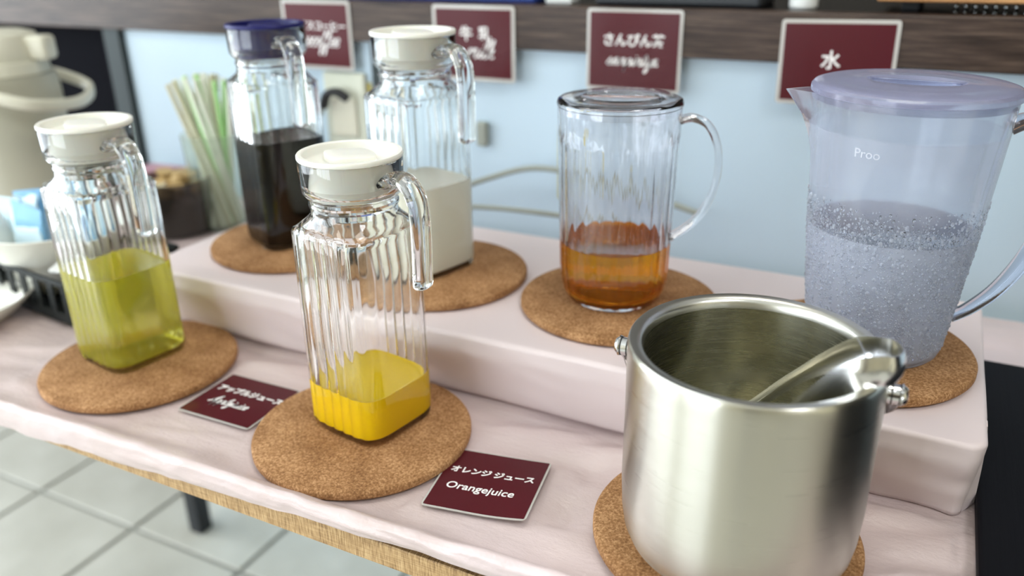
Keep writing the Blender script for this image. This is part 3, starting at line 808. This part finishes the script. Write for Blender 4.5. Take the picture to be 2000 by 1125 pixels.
ctrl = [Vector(q) for q in ((-.096, .566, .080), (-.082, .560, .098), (-.056, .546, .133), (-.034, .532, .159), (-.014, .520, .178))] + bp + [Vector(q) for q in ((-.013, .487, .1765), (-.030, .492, .155), (-.048, .501, .130), (-.068, .512, .099), (-.080, .520, .079))]
path = crom(ctrl, 6); n = len(path)
cum = [0]
for a_, b_ in zip(path, path[1:]): cum.append(cum[-1] + (b_ - a_).length)
wt = [(0, .0062), (.08, .0045), (.25, .0052), (.40, .0088), (.46, .0098), (.56, .0098), (.66, .0108), (.82, .0075), (.94, .0045), (1, .0062)]
rings_ = []
for i, p in enumerate(path):
    t = (path[min(i + 1, n - 1)] - path[max(i - 1, 0)]).normalized()
    nh = t.cross(Vector((0, 0, 1))).normalized(); wd_ = nh.cross(t).normalized()
    w = lerp_tab(cum[i] / cum[-1], wt)
    L_ = [p + wd_ * (a * w) - nh * (.0030 * math.cos(a * 1.5)) - nh * .0004 for a in (-1, -.85, -.5, 0, .5, .85, 1)]
    L_ += [p + wd_ * (a * w) - nh * (.0030 * math.cos(a * 1.5)) + nh * .0004 for a in (1, .85, .5, 0, -.5, -.85, -1)]
    rings_.append(L_)
i1 = 6 * 4; i2 = 6 * 14
for nm, a_, b_ in (('arm', 0, i1), ('spring_bend', i1, i2), ('arm', i2, n - 1)):
    bm = bmesh.new(); loft(bm, rings_[a_:b_ + 1]); obj(nm, bm, M_tong, tg, auto=60)

# ------------------------------------------------------------------ background left: airpot
ap = thing('airpot', 'cream insulated beverage dispenser with carrying handle at the far left', 'dispenser', (-1.335, .835, .008), math.radians(24))
bm = bmesh.new(); lathe(bm, [(.03, 0), (.082, 0), (.088, .004), (.088, .02), (.086, .024), (.086, .20), (.083, .225), (.02, .226)], 72); obj('body', bm, M_airpot, ap, auto=40)
bm = bmesh.new(); lathe(bm, [(.02, .2262), (.078, .2262), (.0765, .245), (.072, .247), (.0735, .250), (.072, .272), (.066, .285), (.05, .290), (.01, .291)], 72); obj('neck_and_lid', bm, M_airpot_l, ap, auto=40)
bm = bmesh.new(); box(bm, .060, .098, -.018, .018, .246, .283, .007, 3); obj('pouring_spout', bm, M_airpot_l, ap, smooth=True)
bm = bmesh.new(); sweep(bm, crom([(.0, -.090, .220), (.045, -.100, .208), (.10, -.082, .190), (.125, -.0, .180), (.10, .082, .190), (.045, .100, .208), (.0, .090, .220)], 10), ell(.009, .006, 16, 3), Vector((0, 0, 1))); obj('carrying_handle', bm, M_airpot_l, ap, smooth=True)
for s in (-1, 1):
    bm = bmesh.new(); lathe(bm, [(.004, 0), (.013, 0), (.013, .008), (.011, .011), (.004, .011)], 24); obj('handle_pivot', bm, M_airpot_l, ap, auto=40, loc=(0, s * .083, .220), rot=(-s * PI / 2, 0, 0))

# black basket
bs = thing('black_basket', 'black slotted plastic basket holding the sachet bowl at the left edge', 'basket', (-.868, .560, .0006), math.radians(-6))
BX, BY, BH = -.25, .15, .058
bm = bmesh.new(); box(bm, BX, 0, 0, BY, 0, .004, .001, 1); obj('basket_floor', bm, M_basket, bs)
bm = bmesh.new()
for (x0, x1, y0, y1) in ((BX - .004, .004, -.004, .002), (BX - .004, .004, BY - .002, BY + .004), (BX - .004, BX + .002, -.004, BY + .004), (-.002, .004, -.004, BY + .004)): box(bm, x0, x1, y0, y1, BH - .0065, BH, .001, 1)
obj('basket_rim', bm, M_basket, bs)
bm = bmesh.new()
for (x0, x1, y0, y1) in ((BX, 0, -.001, .0015), (BX, 0, BY - .0015, BY + .001), (BX - .001, BX + .0015, 0, BY), (-.0015, .001, 0, BY)): box(bm, x0, x1, y0, y1, .003, .015)
obj('basket_skirt', bm, M_basket, bs)
sl = None
def slat(x, y, along):
    global sl
    if sl is None:
        b_ = bmesh.new(); box(b_, -.006, .006, -.0012, .0012, .015, BH - .006); o = obj('slat', b_, M_basket, bs); sl = o.data
    else: o = new_obj('slat', sl, bs)
    o.location = (x, y, 0); o.rotation_euler = (0, 0, 0 if along else PI / 2)
for k in range(9): slat(-.006 - k * .0297, 0, True)
for k in range(9): slat(-.006 - k * .0297, BY, True)
for k in range(1, 5): slat(0, k * .0300, False); slat(BX, k * .0283, False)

# sachet bowl in basket
bw = thing('sachet_bowl', 'cream bowl full of blue sugar sachets in the black basket', 'bowl', (-.990, .640, .0055), 0)
bm = bmesh.new(); lathe(bm, [(.01, 0), (.035, 0), (.038, .003), (.055, .020), (.072, .055), (.088, .088), (.086, .089), (.069, .056), (.052, .023), (.034, .006), (.008, .005)], 72); obj('bowl_body', bm, M_porc, bw, auto=50)
bx_, by_ = -.995, .642
pk = None
SAL = {}
for k in range(16):
    col = M_blue if k % 2 else M_blue2
    bm = bmesh.new()
    loft(bm, [[Vector((x * .027 * sx, y * .0022 * sy, z)) for x, y in ((-1, -1), (0, -1.4), (1, -1), (1, 1), (0, 1.4), (-1, 1))] for z, sx, sy in ((0, 1, .2), (.004, 1, .3), (.02, .96, 1), (.045, .96, 1), (.062, 1, .3), (.066, 1, .2))])
    a = k * 2.4; r = .012 + .038 * ((k * 7) % 16) / 16
    o = obj('sugar_sachet', bm, col, None, loc=(bx_ + r * math.cos(a), by_ + r * math.sin(a) * .8, .058 + .004 * (k % 3)), rot=(random.uniform(-.3, .3), random.uniform(-.35, .35), .3 + random.uniform(-.45, .45)), smooth=False)
    tag(o, ('blue' if k % 2 else 'pale blue') + ' paper sugar sachet standing in the cream bowl', 'sachet', 'sugar sachets in the bowl, ' + ('blue' if k % 2 else 'pale'))
bm = bmesh.new(); box(bm, -.022, .022, -.012, .012, 0, .004, .0015, 2)
tag(obj('paper_packet', bm, M_paper, loc=(-.895, .590, .0610), rot=(.2, .05, .3)), 'small white packet on the black basket rim beside the apple juice jug', 'packet')
# orange-brown wooden item behind
bm = bmesh.new(); lathe(bm, [(.01, 0), (.030, 0), (.032, .004), (.036, .060), (.034, .062), (.030, .058), (.028, .008), (.005, .006)], 40)
tag(obj('wooden_cup', bm, M_cork2, loc=(-1.115, .790, .0), auto=40), 'small orange-brown wooden cup behind the sachet bowl', 'cup')
# white dish at left edge
ds = thing('square_dish', 'white square dish with raised corner in front of the black basket', 'dish', (-1.005, .512, .0004), math.radians(12))
bm = bmesh.new()
def sqr(w, n, z, lift=0, NP=64):
    return [Vector((p.x, p.y, z + lift * (abs(p.x * p.y) / (w * w)) ** 2)) for p in sq(w, n, 0, NP=NP)]
loft(bm, [sqr(.02, 5, 0), sqr(.040, 5, 0), sqr(.043, 5, .003), sqr(.056, 6, .014, .006), sqr(.068, 7, .026, .014), sqr(.0675, 7, .0275, .014), sqr(.054, 6, .0165, .006), sqr(.040, 5, .006), sqr(.01, 5, .005)])
obj('dish_body', bm, M_porc, ds, smooth=True)

# smoked canister with creamers
cn = thing('smoked_canister', 'dark smoked glass holder filled with creamer pods beside the straws', 'canister', (-1.035, .880, .0), 0)
bm = bmesh.new(); lathe(bm, [(.01, 0), (.050, 0), (.054, .003), (.057, .085), (.055, .086), (.052, .006), (.01, .005)], 56); obj('canister_body', bm, M_smoke, cn, auto=40)
bm = bmesh.new(); lathe(bm, [(.01, .006), (.0515, .0065), (.0532, .045), (.05, .052), (.01, .055)], 40); o = obj('packed_sachets', bm, M_podb, cn, auto=40); o['kind'] = 'stuff'
for k in range(11):
    a = k * 2.39996; r = .038 * math.sqrt((k + .5) / 11)
    bm = bmesh.new(); lathe(bm, [(.002, 0), (.0085, 0), (.0115, .014), (.0135, .0145), (.0135, .0158), (.002, .0160)], 20)
    m_ = M_podw if k in (7, 2) else M_pod
    o = obj('creamer_pod', bm, m_, loc=(-1.035 + r * math.cos(a), .880 + r * math.sin(a), .062 + .012 * (k % 3 == 0)), rot=(random.uniform(-.7, .7), random.uniform(-.7, .7), 0), auto=40)
    tag(o, ('cream' if m_ is M_podw else 'tan') + ' creamer pod heaped in the smoked canister', 'creamer', 'creamer pods in the canister, ' + ('cream' if m_ is M_podw else 'tan'))

# straw cup
SX, SYY = -.985, .925
st = thing('straw_cup', 'cloudy plastic cup holding tall straws behind the coffee jug', 'cup', (SX, SYY, .0), 0)
bm = bmesh.new(); lathe(bm, [(.01, 0), (.036, 0), (.038, .002), (.046, .150), (.0445, .151), (.0365, .004), (.01, .003)], 56); obj('cup_body', bm, M_cup, st, auto=40)
cols = [(M_strawc, 'pale wrapped'), (M_green, 'green'), (M_strawt, 'tan wrapped')]
sm = {}
for k in range(28):
    m_, nm_ = cols[(0, 0, 1, 2, 0, 2, 0, 1, 0, 2, 0)[k % 11]]
    if nm_ not in sm:
        bm = bmesh.new(); lathe(bm, [(.0010, 0), (.0036, 0), (.0036, .0005), (.0036, .233), (.0034, .234), (.0010, .234)], 12)
        sm[nm_] = obj('drinking_straw', bm, m_, auto=40).data; o = [q for q in C.objects if q.data == sm[nm_]][0]
    else: o = new_obj('drinking_straw', sm[nm_])
    a = k * 2.39996; q = math.sqrt((k + .5) / 28)
    b_ = a + PI * .74; bot = Vector((SX + .031 * q * math.cos(b_), SYY + .031 * q * math.sin(b_), .006)); top = Vector((SX + .076 * q * math.cos(a) - .004, SYY + .030 * q * math.sin(a), .233))
    d_ = (top - bot).normalized(); o.location = bot; o.rotation_euler = d_.to_track_quat('Z', 'Y').to_euler()
    tag(o, nm_ + ' drinking straw standing in the cloudy cup', 'straw', 'straws in the cup, ' + nm_)

# small items by the panel
bm = bmesh.new(); box(bm, -.045, .045, -.03, .03, 0, .03, .003, 2)
tag(obj('grey_box', bm, mat('grey_green_card', (.30, .33, .29), .6), loc=(-1.235, 1.02, .0)), 'low grey-green box against the white panel left of the straws', 'box')
bm = bmesh.new(); box(bm, -.040, .040, -.025, .025, 0, .016, .004, 2)
tag(obj('pink_packet', bm, M_pink, loc=(-1.230, 1.02, .0305), rot=(0, 0, .1)), 'pink packet lying on the grey-green box', 'packet')
# outlet with plug and cord
ot = thing('wall_outlet', 'cream wall outlet plate between the coffee and milk jugs', 'outlet', (-.835, WY - .0005, .165))
bm = bmesh.new(); box(bm, -.040, .040, -.010, 0, -.075, .065, .004, 2); obj('cover_plate', bm, M_outlet, ot, smooth=False)
bm = bmesh.new(); box(bm, -.024, .024, -.016, -.0102, -.035, .025, .003, 2); obj('socket', bm, M_airpot_l, ot)
pc = thing('power_cord', 'black plug with grey cord looping down the outlet plate', 'cord', (-.835, WY - .017, .165))
bm = bmesh.new(); sweep(bm, crom([(-.030, -.010, .012), (-.018, -.014, .032), (.002, -.015, .038), (.020, -.012, .028)], 6), ell(.008, .006, 14, 3), Vector((0, 1, 0))); obj('plug', bm, M_rubber, pc, smooth=True)
bm = bmesh.new(); tube(bm, [(-.030, -.010, .012), (-.042, -.012, -.012), (-.040, -.014, -.045), (-.022, -.016, -.080), (.004, -.02, -.110)], .0045, 10); obj('cord', bm, M_cable, pc, smooth=True)
# yellow tapes
def tape(x0, x1, z0, z1, lab):
    bm = bmesh.new(); box(bm, x0, x1, WY - .0016, WY - .0004, z0, z1)
    tag(obj('yellow_tape', bm, M_yellow), lab, 'tape')
tape(-.468, -.455, .068, .176, 'yellow tape strip on the white panel left of the tea jug')
tape(-.802, -.788, .135, .215, 'yellow tape strip on the panel behind the milk jug')
# cables
bm = bmesh.new(); tube(bm, [(-.72, .95, .079), (-.62, .985, .080), (-.56, 1.02, .100), (-.50, 1.04, .118), (-.44, 1.045, .118), (-.36, 1.05, .105), (-.25, 1.05, .08)], .0042, 10)
tag(obj('grey_cable', bm, M_cable, smooth=True), 'grey cable arching along the panel behind the milk jug', 'cable')
bm = bmesh.new(); tube(bm, [(-.64, .93, .079), (-.57, .945, .081), (-.50, .955, .083), (-.43, .96, .083), (-.36, .965, .081)], .0036, 10)
tag(obj('grey_cable', bm, M_cable, smooth=True), 'grey cable lying low behind the riser left of the tea jug', 'cable')
bm = bmesh.new(); box(bm, -.598, -.580, WY - .012, WY - .0005, .135, .172, .004, 2)  # block standing in for a small dark shadow on the panel
tag(obj('shadow_block', bm, M_cable), 'small grey block for a shadow spot on the panel right of the milk jug', 'shadow')

# ------------------------------------------------------------------ things on the counter top
ty = thing('wooden_tray', 'light oak tray raised above the black counter at the top right', 'tray', (-.076, 1.095, CT + .0125))
bm = bmesh.new(); box(bm, 0, .42, 0, .25, 0, .012, .002, 2); obj('tray_board', bm, M_oak, ty)
for (x, y) in ((.035, .05), (.38, .05), (.035, .2), (.38, .2)):
    bm = bmesh.new(); box(bm, x - .01, x + .01, y - .01, y + .01, -.0122, -.0002, .001, 1); obj('foot', bm, M_rubber, ty)
ch = thing('ball_chain', 'silver ball chain lying under the oak tray on the counter', 'chain', (.008, 1.172, CT + .0034))
me_b = None
for k in range(15):
    if me_b is None:
        bm = bmesh.new(); bmesh.ops.create_icosphere(bm, subdivisions=2, radius=.0034); o = obj('bead', bm, M_chrome, ch, smooth=True); me_b = o.data
    else: o = new_obj('bead', me_b, ch)
    o.location = (k * .0105, .0006 * math.sin(k), 0)
bm = bmesh.new(); tube(bm, [(0, 0, 0), (.07, .0004, 0), (.147, 0, 0)], .0006, 6); obj('link_wire', bm, M_chrome, ch)
bm = bmesh.new(); box(bm, -.18, .18, -.04, .04, 0, .05, .004, 2)
tag(obj('blue_box', bm, M_bluebox, loc=(-.70, 1.150, CT)), 'deep blue box at the top edge above the milk sign', 'box')
bm = bmesh.new(); box(bm, -.02, .02, -.015, .015, 0, .05, .003, 2)
tag(obj('white_block', bm, M_paper, loc=(-.485, 1.125, CT)), 'small white block right of the deep blue box on the counter', 'block')
bm = bmesh.new(); lathe(bm, [(.005, 0), (.015, 0), (.017, .002), (.018, .07), (.016, .071), (.004, .070)], 32)
tag(obj('white_cup', bm, M_paper, loc=(-.163, 1.135, CT), auto=40), 'small white cup on the counter above the water sign', 'cup')
bm = bmesh.new(); box(bm, -.11, .11, -.05, .05, 0, .06, .004, 2)
tag(obj('black_box', bm, M_legblack, loc=(-.32, 1.160, CT)), 'matt black box on the counter above the tea sign', 'box')
for (x, y) in ((-.1, .75), (-1.6, -.4), (1.2, -.2)):  # the last frame only houses the added fill lamp
    c_ = thing('ceiling_and_fill_light', 'square white panel of a ceiling or added fill light', 'light', (x, y, RZ1 - .05), 0, 'ceiling light panels')
    bm = bmesh.new()
    for (x0, x1, y0, y1) in ((-.33, .33, -.33, -.305), (-.33, .33, .305, .33), (-.33, -.305, -.305, .305), (.305, .33, -.305, .305)): box(bm, x0, x1, y0, y1, -.01, .049)
    obj('frame', bm, M_frame, c_)
